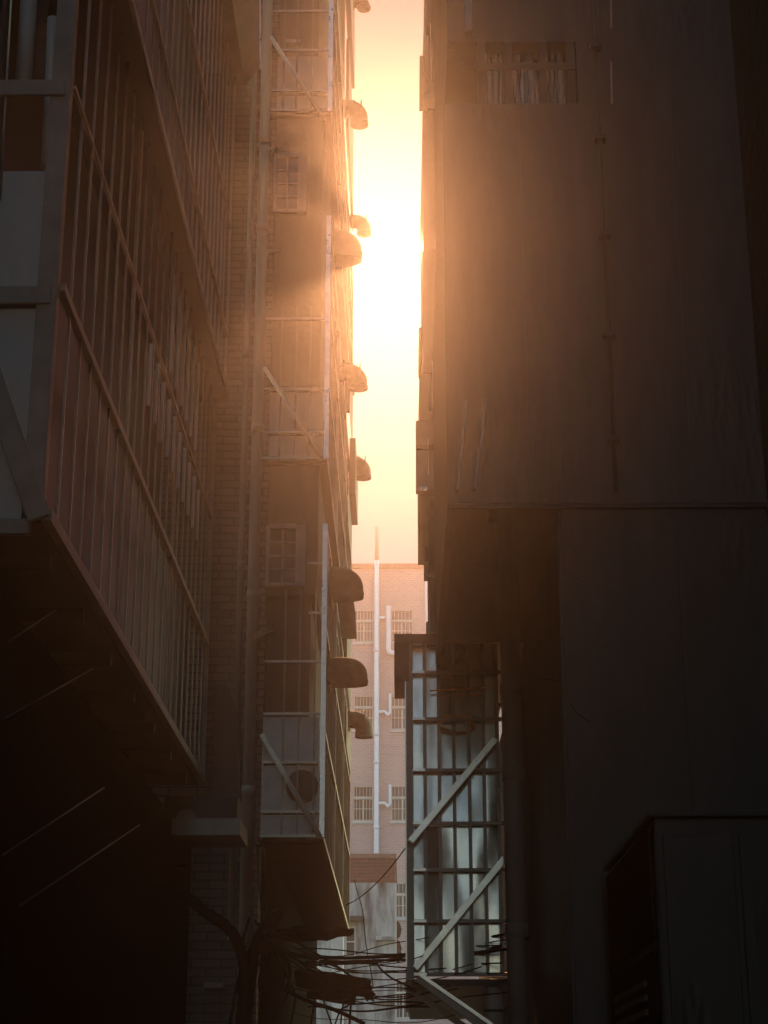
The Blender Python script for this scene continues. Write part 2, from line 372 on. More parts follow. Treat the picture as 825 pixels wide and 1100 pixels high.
# white unit behind the top cage, ribbon brackets
MB().box(at(308, 50, YL+.05), at(322, 42, YL-.01), .004).build('meter_box', 'white', lb)
MB().bar(at(267, 686, YL-.12), at(292, 675, YL-.06), .02, .05).build('stay_bracket', 'steel', lb)
MB().tube([(XO-.16, YL-.01, z_at(845, YL)), (XO-.16, YL-.03, z_at(845, YL))], .13, 20).build('round_vent_cover', 'dsheet', lb)
# side steps of the bay along the alley: awning plates and boxes that break the outline against the sky
def side_box(px, py0, py1, Y0, Y1, m='dsheet', name='awning_plate'):
    x = x_at(px, (py0+py1)/2, Y1); MB().box((XO+.02, Y0, z_at(py1, Y1)), (x, Y1, z_at(py0, Y1))).build(name, m, lb)
side_box(376.5, -60, 95, 17, 20.8); side_box(377, 145, 232, 18.4, 20.6); side_box(378.5, 305, 318, 20.2, 20.6); side_box(378.5, 375, 388, 20.2, 20.7)
side_box(381, 412, 425, 19.8, 20.8); side_box(379, 425, 485, 19.5, 20.8); side_box(384.5, 508, 564, 19.6, 20.8); side_box(377, 566, 606, 19.2, 20.8)
side_box(376.5, 690, 760, 19.2, 20.8); side_box(375, 790, 830, 19.2, 20.8)
bx = at(374, 685, 17.5); by = at(382.5, 652, 17.5)
tag(MB().poly([(XO+.02, 17.2, by.z), (by.x-.02, 17.2, by.z), (by.x, 17.2, (bx.z*.4+by.z*.6)), (by.x+.01, 17.2, bx.z), (XO+.02, 17.2, bx.z)], .35, (0, 1, 0)).build('vent_box', 'rust'), 'small dark vent box hung on the left bay above the middle dome hood', 'vent box')

# exhaust hoods
HG = 'exhaust hoods sticking out into the alley on the left'
def elbow(px_end, py_mid, Y, rad, drop, label):
    """round duct out of the bay, bent down a quarter turn, mouth open"""
    z = z_at(py_mid, Y); xe = x_at(px_end, py_mid, Y)-rad
    Rb = rad*1.25; pts = [(XO-.02, Y, z), (xe-Rb, Y, z)]
    for k in range(1, 9):
        a = math.pi/2*k/8; pts.append((xe-Rb+Rb*math.sin(a), Y, z-Rb*(1-math.cos(a))))
    pts.append((xe, Y, z-Rb-drop))
    o = thing('exhaust_hood', label, 'exhaust hood', (XO, Y, z), HG)
    MB().tube(pts, rad, 20, open_end=True).build('duct', 'rust', o)
    e = Vector(pts[-1]); MB().tube([e+Vector((0, 0, .02)), e+Vector((0, 0, -.012))], rad*1.06, 20, open_end=True).build('mouth_rim', 'rust', o)
    for q in (.12, .20): MB().tube([(XO+q-.006, Y, z), (XO+q+.006, Y, z)], rad*1.04, 20).build('seam_ring', 'rust', o)
    MB().tube([(XO+.02, Y, z), (XO+.035, Y, z)], rad*1.35, 20).build('wall_flange', 'rust', o)
    return o
elbow(395.5, 117, 17.2, .098, .07, 'round elbow exhaust hood, the highest one fully in view on the left')
elbow(398.5, 238, 20.0, .088, .06, 'small elbow exhaust hood just above and behind a dome hood high on the left')
elbow(395, 400, 17.2, .10, .05, 'elbow exhaust hood at the heart of the orange glow, level with the middle left cage')
elbow(398.5, 498, 20.0, .095, .06, 'elbow exhaust hood alone against the pale sky above the far roof line')
elbow(400.5, 773, 20.0, .10, .07, 'lowest elbow exhaust hood, in front of a barred window of the pink building')
elbow(398, 1, 20.0, .088, .0, 'elbow exhaust hood cut by the top edge of the photo')
def dome(px_end, py_top, py_bot, Y, label):
    """half-dome hood: quarter-round profile swept across its width, open below"""
    zt, zb = z_at(py_top, Y), z_at(py_bot, Y); xe = x_at(px_end, py_bot, Y); H = zt-zb
    o = thing('exhaust_hood', label, 'exhaust hood', (XO, Y, zb), HG)
    m = MB(); W = H*.85; n = 10; rings = []
    for j in range(-5, 6):
        s = j/5; sc = math.sqrt(max(0.02, 1-.75*s*s)); r = []
        for k in range(n+1):
            a = math.pi/2*k/n
            r.append(m.bm.verts.new((xe-(H*1.0)+(H*1.0)*math.sin(a)**.75*sc, Y+s*W/2, zb+H*(.16+.84*math.cos(a)**.75*sc))))
        r.append(m.bm.verts.new((r[-1].co.x, Y+s*W/2, zb)))
        r.insert(0, m.bm.verts.new((XO, Y+s*W/2, r[0].co.z)))
        rings.append(r)
    for a, b in zip(rings, rings[1:]):
        for k in range(len(a)-1):
            f = m.bm.faces.new((a[k], a[k+1], b[k+1], b[k])); f.smooth = True
    for r in (rings[0], rings[-1]):
        m.bm.faces.new(r + [m.bm.verts.new((XO, r[0].co.y, zb))])
    m.build('hood_shell', 'rust', o)
    MB().box((XO-.01, Y-W*.55, zb-.012), (xe+.006, Y-W*.5, zb+.02)).build('mouth_rim', 'rust', o)
    MB().box((XO+.004, Y-W*.6, zb-.03), (XO+.02, Y+W*.6, zt+.03)).build('wall_flange', 'rust', o)
dome(389, 247, 280, 14.8, 'rounded dome exhaust hood high on the left, partly below a smaller elbow')
dome(390.5, 609, 643, 14.8, 'rounded dome exhaust hood in line with the roof edge of the pink building')
dome(395, 706, 736, 14.8, 'rounded dome exhaust hood between the two barred window rows of the pink building')

# drain pipes on the end wall of the left block
def pipe_run(name, label, px, py0, py1, Y, r, m='gpvc', joints=(), cat='drain pipe', x=None):
    x = x_at(px, (py0+py1)/2, Y) if x is None else x
    o = thing(name, label, cat, (x, Y, z_at(py1, Y)))
    MB().tube([(x, Y, z_at(py1, Y)), (x, Y, z_at(py0, Y))], r, 16).build('pipe', m, o)
    for py in joints:
        z = z_at(py, Y); MB().tube([(x, Y, z-.04), (x, Y, z+.04)], r*1.13, 16).build('coupling', m, o)
        MB().box((x-r*1.4, Y+r*.6, z-.09), (x+r*1.4, Y+r*1.35, z-.07)).build('wall_bracket', 'dsteel', o)
    return o
pipe_run('drain_pipe', 'thick grey drain pipe up the brick end wall beside the left cages', 274, -80, 1190, YL-.06, .047, joints=(150, 245, 460, 640, 850))
pipe_run('drain_pipe', 'thinner grey drain pipe up the brick end wall next to the thick one', 262.5, -80, 1010, YL-.035, .026, joints=(380, 607, 900))
MB().tube(spline([at(283, 285, YL-.06), at(286, 272, YL-.06), at(292, 270, YL-.05), at(300, 268, YL-.02)], 5), .02, 8).build('branch_pipe', 'gpvc', lb)
tp = MB().poly([at(230, 735, YL-.07), at(243, 735, YL-.07), at(258, 772, YL-.07), at(258, 862, YL-.07), at(228, 862, YL-.07)], .04, (0, 1, 0)).build('leaning_board', 'dsheet')
tag(tp, 'dark slanted board against the brick end wall beside the drain pipes', 'board')

ZB_G = 3.62
# ------------------------------------------------------------------ near left building with long barred balcony
ln = thing('near_tenement', 'dark tenement nearest on the left with a long barred steel balcony', 'building', (-2.25, 7, 0))
MB().box((-8, -40, 0), (-2.25, 12.9, 22)).build('wall', 'soot', ln)
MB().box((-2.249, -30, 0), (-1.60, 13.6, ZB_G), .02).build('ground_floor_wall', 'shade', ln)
XC = -1.46; YN, YE = 6.83, 12.9
L1 = atX(50, 555, XC); ZB = L1.z
lc = thing('balcony_cage', 'long barred steel balcony cage running away along the near left building', 'balcony cage', (XC, YN, ZB))
def rail_z(px, py, X=XC): return atX(px, py, X).z
zr = [ZB, rail_z(70, 320), rail_z(83, 105)]
zl3 = rail_z(180, 184, -1.40)
f = MB()
for z, wd in zip(zr, (.05, .035, .018)): f.bar((XC, YN+.05, z), (XC, YE, z), wd, bev=.003)
f.bar((XC, YE, ZB), (XC, YE, 10.2), .028, bev=.003)
for yy in (8.9, 10.9): f.bar((XC-.02, yy, ZB), (XC-.02, yy, zl3), .022)
f.build('frame', 'beige', lc)
b = MB(); n = 22
for k in range(1, n):
    y = YN+(YE-YN)*k/n; b.bar((XC, y, ZB+.02), (XC, y, zl3-.02), .012)
b.build('grille', 'bars', lc)
# inner sheet and floor of the balcony
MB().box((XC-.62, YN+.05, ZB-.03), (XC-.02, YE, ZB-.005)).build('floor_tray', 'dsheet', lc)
MB().box((XC-.16, YN+.3, ZB+.02), (XC-.145, YE-.02, zr[1]+.25)).build('backing_sheet', 'dsheet', lc)
MB().box((XC-.42, YN+.3, zr[1]+.6), (XC-.40, YE-.02, zl3-.05)).build('shutter', 'dsheet', lc)
for k in range(7): MB().box((-2.24, 7.3+.85*k, ZB-.10), (XC-.06, 7.36+.85*k, ZB-.032), .004).build('joist', 'dsheet', lc)
# end frame facing the camera
pw = .085
MB().box((XC-pw, YN-.03, ZB-.0), (XC, YN+.045, 9.2), .006).build('corner_post', 'beige', lc)
for y0, y1 in ((90, 106), (311, 329)):
    MB().box((-2.24, YN-.05, z_at(y1, YN)), (XC-.02, YN-.032, z_at(y0, YN)), .003).build('end_rail', 'beige', lc)
MB().box((-2.24, YN+.0, z_at(310, YN)), (XC-pw-.005, YN+.015, z_at(182, YN))).build('end_panel', 'white', lc)
MB().box((-2.24, YN+.0, z_at(556, YN)), (XC-pw-.005, YN+.015, z_at(330, YN))).build('end_panel', 'white', lc)
MB().box((-2.24, YN-.04, z_at(575, YN)), (XC-.045, YN-.005, z_at(559, YN)), .003).build('end_sill', 'beige', lc)
bp = MB(); bp.bar(at(-30, 345, YN-.08), at(42, 556, YN-.08), .085, .03, upv=(0, 1, 0), bev=.004); bp.build('brace', 'beige', lc)
MB().tube([at(50, 180, YN+.12), at(57, 20, YN+.12)], .026, 12).build('upright_pipe', 'white', lc)
MB().tube([at(25, 95, YN+.25), at(33, -30, YN+.25)], .04, 12).build('upright_pipe', 'white', lc)
MB().tube([at(0, 215, YN-.01), at(13, -20, YN-.01)], .006, 8).build('thin_rod', 'steel', lc)
MB().box(at(45, 95, YN+.3), at(34, -20, YN+.32)).build('upright_board', 'rust', lc)
# white bars painting skylight glints onto the grille, in two rows
zA1, zA0, zB1, zB0 = atX(153, 175, XC).z, atX(165, 345, XC).z, atX(165, 385, XC).z, atX(152, 422, XC).z
lo_, hi_ = min(zA0, zB1), max(zA0, zB1)
for k in range(6): MB().bar((XC+.012, 10.25+.28*k, hi_-.02), (XC+.012, 10.25+.28*k, zA1), .02).build('glint_bar', 'pvc', lc)
for k in range(10): MB().bar((XC+.012, 9.41+.28*k, zB0), (XC+.012, 9.41+.28*k, lo_), .018).build('glint_bar', 'pvc', lc)
# second storey cage above, a little further out
XU = -1.385
uc = thing('balcony_cage', 'upper barred balcony cage on the near left building, cut by the top of the photo', 'balcony cage', (XU, 7, zl3))
f = MB()
for z, wd in ((zl3, .05), (rail_z(163, 0, XU), .025), (rail_z(203, 15, XU), .022)): f.bar((XU, YN, z), (XU, YE+.05, z), wd, bev=.003)
f.bar((XU, YE+.03, zl3), (XU, YE+.03, 11.5), .02)
f.build('frame', 'beige', uc)
b = MB()
for k in range(1, 24):
    y = YN+(YE-YN)*k/24; b.bar((XU-.01, y, zl3+.02), (XU-.01, y, 11.4), .011)
b.build('grille', 'bars', uc)
MB().box((-2.24, YN, zl3-.04), (XU+.01, YE+.07, zl3-.025)).build('floor_tray', 'dsheet', uc)
MB().box((XU-.30, YN, zl3), (XU-.28, YE-.1, 11.5)).build('shutter', 'sheet', uc)
MB().box((XU-.42, YE-.02, zl3), (XU-.06, YE-.0, 10.4)).build('end_panel', 'sheet', uc)
# dark awning slab at the top
aw0, aw1 = at(158, 92, YE+.1), at(278, 80, YE+.1)
aw = thing('awning', 'dark sheet metal awning jutting out at the top left', 'awning', (XU, YE, aw1.z))
MB().poly([(-2.2, YE-2.2, aw0.z+.03), (aw1.x-.12, YE-2.2, aw0.z+.03), (aw1.x, YE-2.2, aw1.z+.10), (aw1.x-.06, YE-2.2, 12.5), (-2.2, YE-2.2, 12.5)], 2.35, (0, 1, 0)).build('hood_sheet', 'sheet', aw)
MB().bar((aw1.x+.006, YE+.17, aw1.z+.10), (aw1.x-.055, YE+.17, 12.5), .016).build('edge_trim', 'steel', aw)
# bracket struts under the balcony
for (p, q, Y, lab) in (((8, 690), (60, 655), 8.3, 'nearest faint bracket strut under the long left balcony'), ((5, 772), (100, 718), 9.0, 'second faint bracket strut under the long left balcony'), ((2, 919), (112, 846), 10.2, 'long thin steel strut low on the left in the dark'), ((20, 974), (150, 886), 11.6, 'lowest thin steel strut on the left above the dark ground floor')):
    tag(MB().tube([atX(*p, -1.58), atX(*q, -1.58)], .0038, 8).build('bracket_strut', 'sheet'), lab, 'strut', 'bracket struts under the left balcony')

# low left clutter: air unit on a bracket, flexible duct, plinth
ac = thing('air_conditioner', 'dark boxy air conditioner on a bracket at the foot of the balcony', 'air conditioner', at(220, 890, 12.6))
MB().box(at(175, 893, 12.4), at(262, 866, 12.9), .02).build('casing', 'dsheet', ac)
MB().box(at(172, 897, 12.35), at(266, 893.5, 12.95)).build('bracket', 'dsteel', ac)
MB().tube([at(200, 880, 12.39), at(200, 880, 12.36)], .07, 18).build('fan_guard', 'dsteel', ac)
pts = spline([at(150, 925, 12.3), at(185, 950, 12.2), at(215, 975, 12.2), at(250, 1003, 12.4), at(262, 1040, 12.5), at(258, 1110, 12.6)], 10)
tag(MB().tube(pts, [.036+.006*(i % 2) for i in range(len(pts))], 14).build('flexible_duct', 'cable'), 'thick black flexible duct curving down low on the left', 'duct')
tag(MB().box(at(219, 1061, 13.5), at(244, 1059, 13.85)).build('ledge_strip', 'beige'), 'short pale metal ledge at the foot of the brick end wall', 'ledge')

# ------------------------------------------------------------------ right side
XR = .76
rb = thing('near_right_block', 'dark tiled block filling the right side of the alley', 'building', (XR, 5, 0))
YB = 10.9
zs_ = z_at(541, 8.0)
XN = 1.75
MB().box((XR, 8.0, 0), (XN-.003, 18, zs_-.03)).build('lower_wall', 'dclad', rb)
MB().box((XN, -40, 0), (7, 18, 22)).build('upper_wall', 'tile', rb)
MB().box((XR-.012, 8.02, 0), (XR-.001, 8.06, zs_)).build('joint_strip', 'dsheet', rb)
MB().box((x_at(733, 700, 8.0), 7.985, 0), (x_at(737, 700, 8.0), 7.997, zs_-.05)).build('joint_strip', 'dsheet', rb)
# big dark sheet face of the enclosed upper balcony
YP = 7.97
zp0, zp1 = z_at(541, YP), z_at(112, YP)
xp0 = x_at(478, 330, YP)
ub = thing('enclosed_balcony', 'dark sheet clad balcony enclosure with a slatted window band at upper right', 'balcony', (xp0, YP, zp0))
MB().box((xp0, YP, zp0), (1.747, YP+.06, zp1)).build('front_sheet', 'clad', ub)
MB().box((xp0, YP+.062, zp0), (xp0+.04, YB+.2, zp1)).build('side_sheet', 'sheet', ub)
MB().box((xp0, YP+.005, zp0-.02), (1.747, 7.995, zp0-.003)).build('floor_tray', 'dsheet', ub)
ztop = z_at(45, YP)
MB().box((x_at(620, 80, YP), YP+.002, zp1+.001), (1.747, YP+.058, ztop-.001)).build('band_infill', 'clad', ub)
MB().box((xp0+.03, YP+.01, ztop), (1.747, YB+.2, 10.5)).build('upper_sheet', 'clad', ub)
ps = MB()
for px in (518, 546, 584, 614):
    x = x_at(px, 80, YP); ps.box((x-.022, YP+.01, zp1), (x+.022, YP+.05, ztop))
z = z_at(72, YP); ps.box((x_at(508, 72, YP), YP-.004, z-.02), (x_at(618, 72, YP), YP+.008, z+.02))
ps.build('window_frame', 'dsheet', ub)
# ribbed translucent sheets behind the band
for (a, c_, mm) in ((520, 545, 'white'), (552, 583, 'panel'), (587, 612, 'panel')):
    x0, x1 = x_at(a, 80, YP), x_at(c_, 80, YP); s = MB(); n = 24
    prev = None
    for k in range(n+1):
        x = x0+(x1-x0)*k/n; y = YP+.16+.012*math.sin(k*2.1)
        cur = (s.bm.verts.new((x, y, zp1)), s.bm.verts.new((x, y+.02*math.sin(k), ztop)), s.bm.verts.new((x, y+.012, zp1)), s.bm.verts.new((x, y+.012+.02*math.sin(k), ztop)))
        if prev:
            s.bm.faces.new((prev[0], cur[0], cur[1], prev[1])); s.bm.faces.new((prev[2], prev[3], cur[3], cur[2]))
        prev = cur
    s.build('ribbed_sheet', mm, ub)
for px in (566, 735):
    MB().box((x_at(px, 330, YP)-.012, YP-.006, zp0+.01), (x_at(px, 330, YP)+.012, YP-.0005, zp1-.01)).build('joint_strip', 'clad', ub)
cdt = MB(); xc_ = x_at(652, 330, YP); cdt.tube([(xc_, YP-.035, zp0+.05), (xc_, YP-.035, zp1+.6)], .011, 10)
cdt.build('wall_conduit', 'sheet', ub)
for k in range(5):
    z = zp0+.3+.55*k; MB().box((xc_-.03, YP-.05, z), (xc_+.03, YP-.0005, z+.03), .003).build('conduit_clip', 'sheet', ub)
sl_ = MB(); random.seed(4)  # pale slats draw in the bright light streaks of the band
for (a, c_) in ((520, 545), (552, 583), (587, 614)):
    px = a
    while px < c_:
        x = x_at(px, 80, YP); ww = random.uniform(.002, .006); yy = YP+.10+random.uniform(0, .03)
        sl_.bar((x, yy, zp1), (x+random.uniform(-.012, .012), yy, ztop), ww*2, .006); px += random.uniform(1.6, 4.5)
sl_.build('slats', 'pipe', ub)
for px, a, b_ in ((656, -30, 30), (656.5, 66, 112)):
    MB().bar(at(px, a, YP-.03), at(px+.8, b_, YP-.03), .009).build('thin_rod', 'bars', ub)
# far right block with stacked cages, face at Y = 11.2
YR = 11.2
r2 = thing('stacked_bay', 'stack of brown sheet clad bays edging the sky slot on the right', 'building', (.1, YR, 3))
def rbox(px, py0, py1, Y0, Y1, m='sheet', name='bay_sheet', xr=None, parent=r2):
    x = x_at(px, (py0+py1)/2, Y1); return MB().box((x, Y0, z_at(py1, Y0)), (xr if xr else XN+.01, Y1, z_at(py0, Y0))).build(name, m, parent)
rbox(459, 528, 690, YR+.3, 13.0, 'soot2', 'bay_wall')
rbox(448, 402, 527, YR+.1, 13.0); rbox(451, 270, 400, YR+.12, 13.0)
rbox(451, 120, 268, YR+.1, 13.0); rbox(454, -80, 109, YR+.1, 13.0); rbox(459, 108, 121, YR+.4, 13.0, 'soot2', 'bay_wall')
rbox(446.5, 452, 526, YR, YR+.095, 'beige', 'end_panel', x_at(473, 490, YR)); rbox(447, 478, 483, YR-.02, YR-.002, 'sheet', 'end_rail', x_at(474, 480, YR))
rbox(450.5, 523, 526, YR-.03, YR-.004, 'steel', 'corner_bracket', x_at(459, 525, YR))
rbox(461, 560, 678, YR+.2, YR+.29, 'sheet', 'wall_plate', x_at(478, 620, YR)); rbox(460, 617, 621, YR+.15, YR+.198, 'white', 'wall_bracket', x_at(477, 619, YR))
rbox(457.5, 668, 684, YR+.1, YR+.2, 'dsteel', 'foot_bracket', x_at(463, 676, YR))
rbox(452, 300, 318, 12.2, 12.7); rbox(449, 352, 372, 12.0, 12.6); rbox(454, 540, 556, 12.0, 12.6); rbox(455, 588, 603, 12.2, 12.7); rbox(450, 60, 84, 12.4, 12.9); rbox(452, 205, 214, 12.6, 12.9)
rbox(455, 100, 108, YR-.02, YR+.09, 'beige', 'corner_bracket', x_at(472, 104, YR))
random.seed(5)  # pale bars and rods colour in the lines of light along the bay
for (p0, p1, y0, y1, n_) in ((485, 500, -60, 118, 6), (492, 498, 118, 306, 3), (471, 482, 268, 400, 5), (473, 484, 380, 534, 6), (458, 472, 460, 520, 3), (474, 482, 536, 600, 4), (456, 470, 20, 96, 3)):
    gm = MB()
    for k in range(n_):
        px = p0+(p1-p0)*(k+random.uniform(.2, .8))/n_; a_ = y0+random.uniform(0, .25)*(y1-y0); b_ = y1-random.uniform(0, .25)*(y1-y0)
        gm.bar(at(px+random.uniform(-1, 1), b_, YR-.03), at(px, a_, YR-.03), random.choice((.005, .006, .008)), .008)
    gm.build('bars', 'pipe', r2)
rr_ = MB()
for (a, b_, c_, d_) in ((486, 306, 484, 536), (505, 455, 504, 470), (508, 466, 507, 500), (497, 200, 496, 290), (484, -40, 485, 108)):
    rr_.bar(at(a, b_, YR-.04), at(c_, d_, YR-.04), .006)
rr_.build('glint_rods', 'pipe', r2)
def strip(label, pts, r, m, name, cat, group=None, Y=YR-.05):
    return tag(MB().tube(spline([at(a, b_, Y) for a, b_ in pts], 6), r, 8).build(name, m), label, cat, group)
CG = 'cables hanging down the right side of the sky slot'  # cables and rods coloured white to paint the light caught on them
strip('leftmost bright cable hanging down the right edge of the sky slot', [(489, -40), (490, 60), (492, 117), (493, 160)], .006, 'pvc', 'hanging_cable', 'cable', CG)
strip('second bright cable down the right edge, running the height of two storeys', [(498, -40), (497, 60), (496, 140), (495, 240), (493, 308)], .006, 'pvc', 'hanging_cable', 'cable', CG)
strip('bright hanging cable in the orange glow right of the sky slot', [(473, 262), (473, 350), (474, 430), (475, 530)], .006, 'pvc', 'hanging_cable', 'cable', CG)
strip('slightly bowed cable beside the bright one in the glow on the right', [(479, 285), (477, 400), (476, 480), (475, 530)], .005, 'pvc', 'hanging_cable', 'cable', CG)
strip('long slanting cable starting beside the orange glow and ending at the lower bay edge', [(481, 300), (480, 380), (477, 450), (474, 535)], .005, 'pvc', 'hanging_cable', 'cable', CG)
strip('short slanting bright rod left of a similar rod on the right bay', [(501, 430), (497, 470), (491, 527)], .006, 'pvc', 'hanging_rod', 'rod', CG, YP-.03)
strip('short slanting bright rod right of a similar rod on the right bay', [(521, 430), (516, 480), (509, 527)], .006, 'pvc', 'hanging_rod', 'rod', CG, YP-.03)
strip('white conduit high on the right bay in the orange glow', [(479, 136), (480, 180), (481, 216)], .013, 'pvc', 'conduit', 'conduit')
strip('short white conduit lower on the right bay beside the sky slot', [(466, 388), (465, 410), (463, 440)], .014, 'pvc', 'conduit', 'conduit')
strip('pale blue double pipe at the top beside the slatted window band', [(503, -40), (503, 35)], .022, 'pvc', 'conduit', 'conduit', None, YP-.04)

# lower right cage
rc = thing('window_cage', 'barred steel cage with shiny stainless panels at lower right', 'window cage', at(440, 1048, YR))
zc0, zc1 = z_at(1048, YR), z_at(687, YR)
def rx(px, py=870): return x_at(px, py, YR)
xc0 = rx(440); 
f = MB()
for px in (440,): f.bar((rx(px), YR, zc0-.03), (rx(px), YR, zc1), .04, bev=.005)
f.bar((XR-.05, YR, zc0-.03), (XR-.05, YR, zc1), .035)
for py in (690, 723, 773, 828, 885, 935, 990, 1047):
    z = z_at(py, YR); f.bar((xc0+.02, YR-.008, z), (XR-.06, YR-.008, z), .024, bev=.003)
    f.bar((xc0, YR+.02, z), (xc0, 15, z), .024)
f.bar((xc0, 15, zc0), (xc0, 15, zc1), .04)
f.build('frame', 'dsteel', rc)
for py in (723, 773, 828, 885, 935, 990, 1047):
    MB().box((xc0+.022, YR-.032, z_at(py, YR)-.008), (rx(457), YR-.022, z_at(py, YR)+.009)).build('rail_clip', 'steel', rc)
b = MB()
for px in (457, 472.5, 488.5, 505, 521, 536):
    x = rx(px); b.bar((x, YR+.016, zc0), (x, YR+.016, zc1), .018, bev=.002)
for k in range(1, 20): b.bar((xc0, YR+3.8*k/20, zc0), (xc0, YR+3.8*k/20, zc1), .014)
b.build('grille', 'dsteel', rc)
# corner post catches the light
MB().bar((xc0-.024, YR-.012, zc0+.05), (xc0-.024, YR-.012, zc1-.02), .008, .02).build('corner_trim', 'steel', rc)
# stainless panels, one per pair of bays, a black disc for the fan hole on the top one
def panel(px0, px1, py0, py1, m='panel', d=.045):
    MB().box((rx(px0), YR+d, z_at(py1, YR)), (rx(px1), YR+d+.006, z_at(py0, YR))).build('sheet_panel', m, rc)
random.seed(3)
PX = [440.5, 457, 472.5, 488.5, 505, 521, 538]
for i in range(6):
    for (y0, y1) in ((690, 772), (774, 884), (886, 1045)):
        m_ = MB(); x0, x1, z0, z1 = rx(PX[i])+.001, rx(PX[i+1])-.001, z_at(y1, YR), z_at(y0, YR)
        m_.box((x0-(x0+x1)/2, -.003, z0-(z0+z1)/2), (x1-(x0+x1)/2, .003, z1-(z0+z1)/2))
        m_.bm.transform(Matrix.Translation(((x0+x1)/2, YR+.05, (z0+z1)/2)) @ Matrix.Rotation(R(random.uniform(-4, 4)), 4, 'Z') @ Matrix.Rotation(R(random.uniform(-.8, .8)), 4, 'X'))
        m_.build('sheet_panel', 'panel', rc)
cfan = at(488, 703, YR+.03)
MB().tube([cfan, cfan+Vector((0, .012, 0))], .068, 26).build('fan_hole', 'shade', rc)  # black disc paints the darkness inside the hole, nothing is cut
MB().tube([cfan+Vector((0, -.006, 0)), cfan+Vector((0, .004, 0))], .03, 18).build('fan_hub', 'dsheet', rc)
MB().box((xc0+.01, YR+.02, zc0-.06), (XR, 15, zc0-.02)).build('floor_tray', 'dsheet', rc)
MB().box((xc0+.01, YR+.06, zc1+.0), (XR, 15, zc1+.03)).build('roof_sheet', 'dsheet', rc)
vx = rx(423.5, 690)
MB().box((vx, YR-.10, z_at(690, YR-.1)), (XR-.02, YR-.085, z_at(681, YR-.1))).build('visor', 'dsheet', rc)
MB().box((vx, YR-.08, z_at(728, YR-.1)), (rx(439.2, 705), YR+.5, z_at(681.5, YR-.1))).build('visor_end', 'dsheet', rc)
MB().bar(at(441, 904, YR-.09), at(532, 794, YR-.09), .03, .036, upv=(0, 1, 0), bev=.004).build('brace', 'steel', rc)
MB().bar(at(446, 1040, YR-.09), at(542, 922, YR-.09), .03, .038, upv=(0, 1, 0), bev=.004).build('brace', 'steel', rc)
MB().bar(at(448, 1050, YR-.02), at(545, 1122, YR-.02), .03, .05, bev=.003).build('strut', 'dsteel', rc)
MB().bar(at(450, 1046, YR-.06), at(545, 1112, YR-.06), .012, .02).build('strut', 'steel', rc)
MB().bar(at(440, 1062, YR+.3), at(545, 1135, YR+.3), .03, .04).build('strut', 'dsteel', rc)
# orange hose coil hung inside the bars
hc = at(490, 776, YR+.035); ring = MB()
hp = []
for k in range(60):
    a = 2*math.pi*k/24; q = .098+.007*math.sin(k*.7); hp.append(hc+Vector((q*math.cos(a)*1.15, -.012+.004*math.sin(k*.45), q*.55*math.sin(a)-.0006*k)))
tag(ring.tube(hp, .0055, 8).build('hose_coil', 'hose'), 'coil of orange hose hanging on the bars of the lower right cage', 'hose')
hp = spline([at(462, 742, YR-.025), at(480, 741, YR-.03), at(505, 740, YR-.03), at(522, 739, YR-.025)], 6)
tag(MB().tube(hp, .006, 8).build('copper_pipe', 'hose'), 'thin copper pipe tied across the lower right cage above the hose coil', 'pipe')
# pipe, heater, meter
pipe_run('drain_pipe', 'thick grey drain pipe on the right beside the stainless cage', 552, 545, 1190, YR-.35, .063, joints=(742, 832, 1000))
pb = MB().box(at(525, 556, YR-.3), at(540, 541, YR-.2), .006).build('pipe_box', 'beige'); tag(pb, 'pale junction box at the top of the thick right hand drain pipe', 'junction box')
wt = thing('water_heater', 'pale upright cylinder tank tucked under the lower right cage', 'water heater', at(531, 1105, YR+.2))
c0 = at(531, 1100, YR+.15); MB().tube([c0, c0+Vector((0, 0, .16)), c0+Vector((0, 0, .24)), c0+Vector((0, 0, .27))], [.06, .06, .05, .02], 20).build('tank', 'white', wt)
MB().tube([c0+Vector((0, 0, .07)), c0+Vector((0, 0, .085))], .063, 20).build('band', 'dsteel', wt)
strip('thin curled wire on the dark tiled face, ending at the drain pipe', [(578, 728), (590, 729), (602, 733), (606, 740)], .003, 'sheet', 'loose_wire', 'wire', 'loose wires on the right wall', 7.96)
strip('thin curved wire hanging loose on the dark tiled face', [(612, 750), (618, 762), (626, 770), (636, 775)], .003, 'sheet', 'loose_wire', 'wire', 'loose wires on the right wall', 7.96)
strip('short hooked wire at the top of the dark tiled face under the enclosed balcony', [(611, 590), (611, 610), (615, 619), (628, 622)], .003, 'sheet', 'loose_wire', 'wire', 'loose wires on the right wall', 7.96)
# tall steel cabinet against the right wall
cx, cy0, cy1 = .90, 6.35, 7.8
ctop, cdr = atX(650, 940, cx).z, atX(654, 1050, cx).z
rw = thing('steel_cabinet', 'tall dark steel cabinet standing by the black tiled wall at lower right', 'cabinet', (cx, cy0, 0))
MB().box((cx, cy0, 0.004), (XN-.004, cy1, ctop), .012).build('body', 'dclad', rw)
MB().box((cx-.014, cy0+.05, .25), (cx-.001, cy1-.04, cdr-.02), .004).build('door', 'shade', rw)
MB().box((cx-.014, cy0+.05, cdr+.02), (cx-.001, cy1-.04, ctop-.03), .004).build('upper_flap', 'shade', rw)
lv = MB()
for k in range(9): lv.bar((cx-.018, cy0+.25, cdr-.12-.05*k), (cx-.018, cy1-.25, cdr-.12-.05*k), .014, .02)
lv.build('louvres', 'dsheet', rw)
MB().box((cx-.02, cy0-.02, ctop+.001), (XN-.004, cy1+.02, ctop+.02), .004).build('top_lid', 'dsheet', rw)
for k in range(3): MB().box((cx+.03+.27*k, cy0-.012, .3), (cx+.28+.27*k, cy0-.001, ctop-.06), .004).build('front_panel', 'dclad', rw)
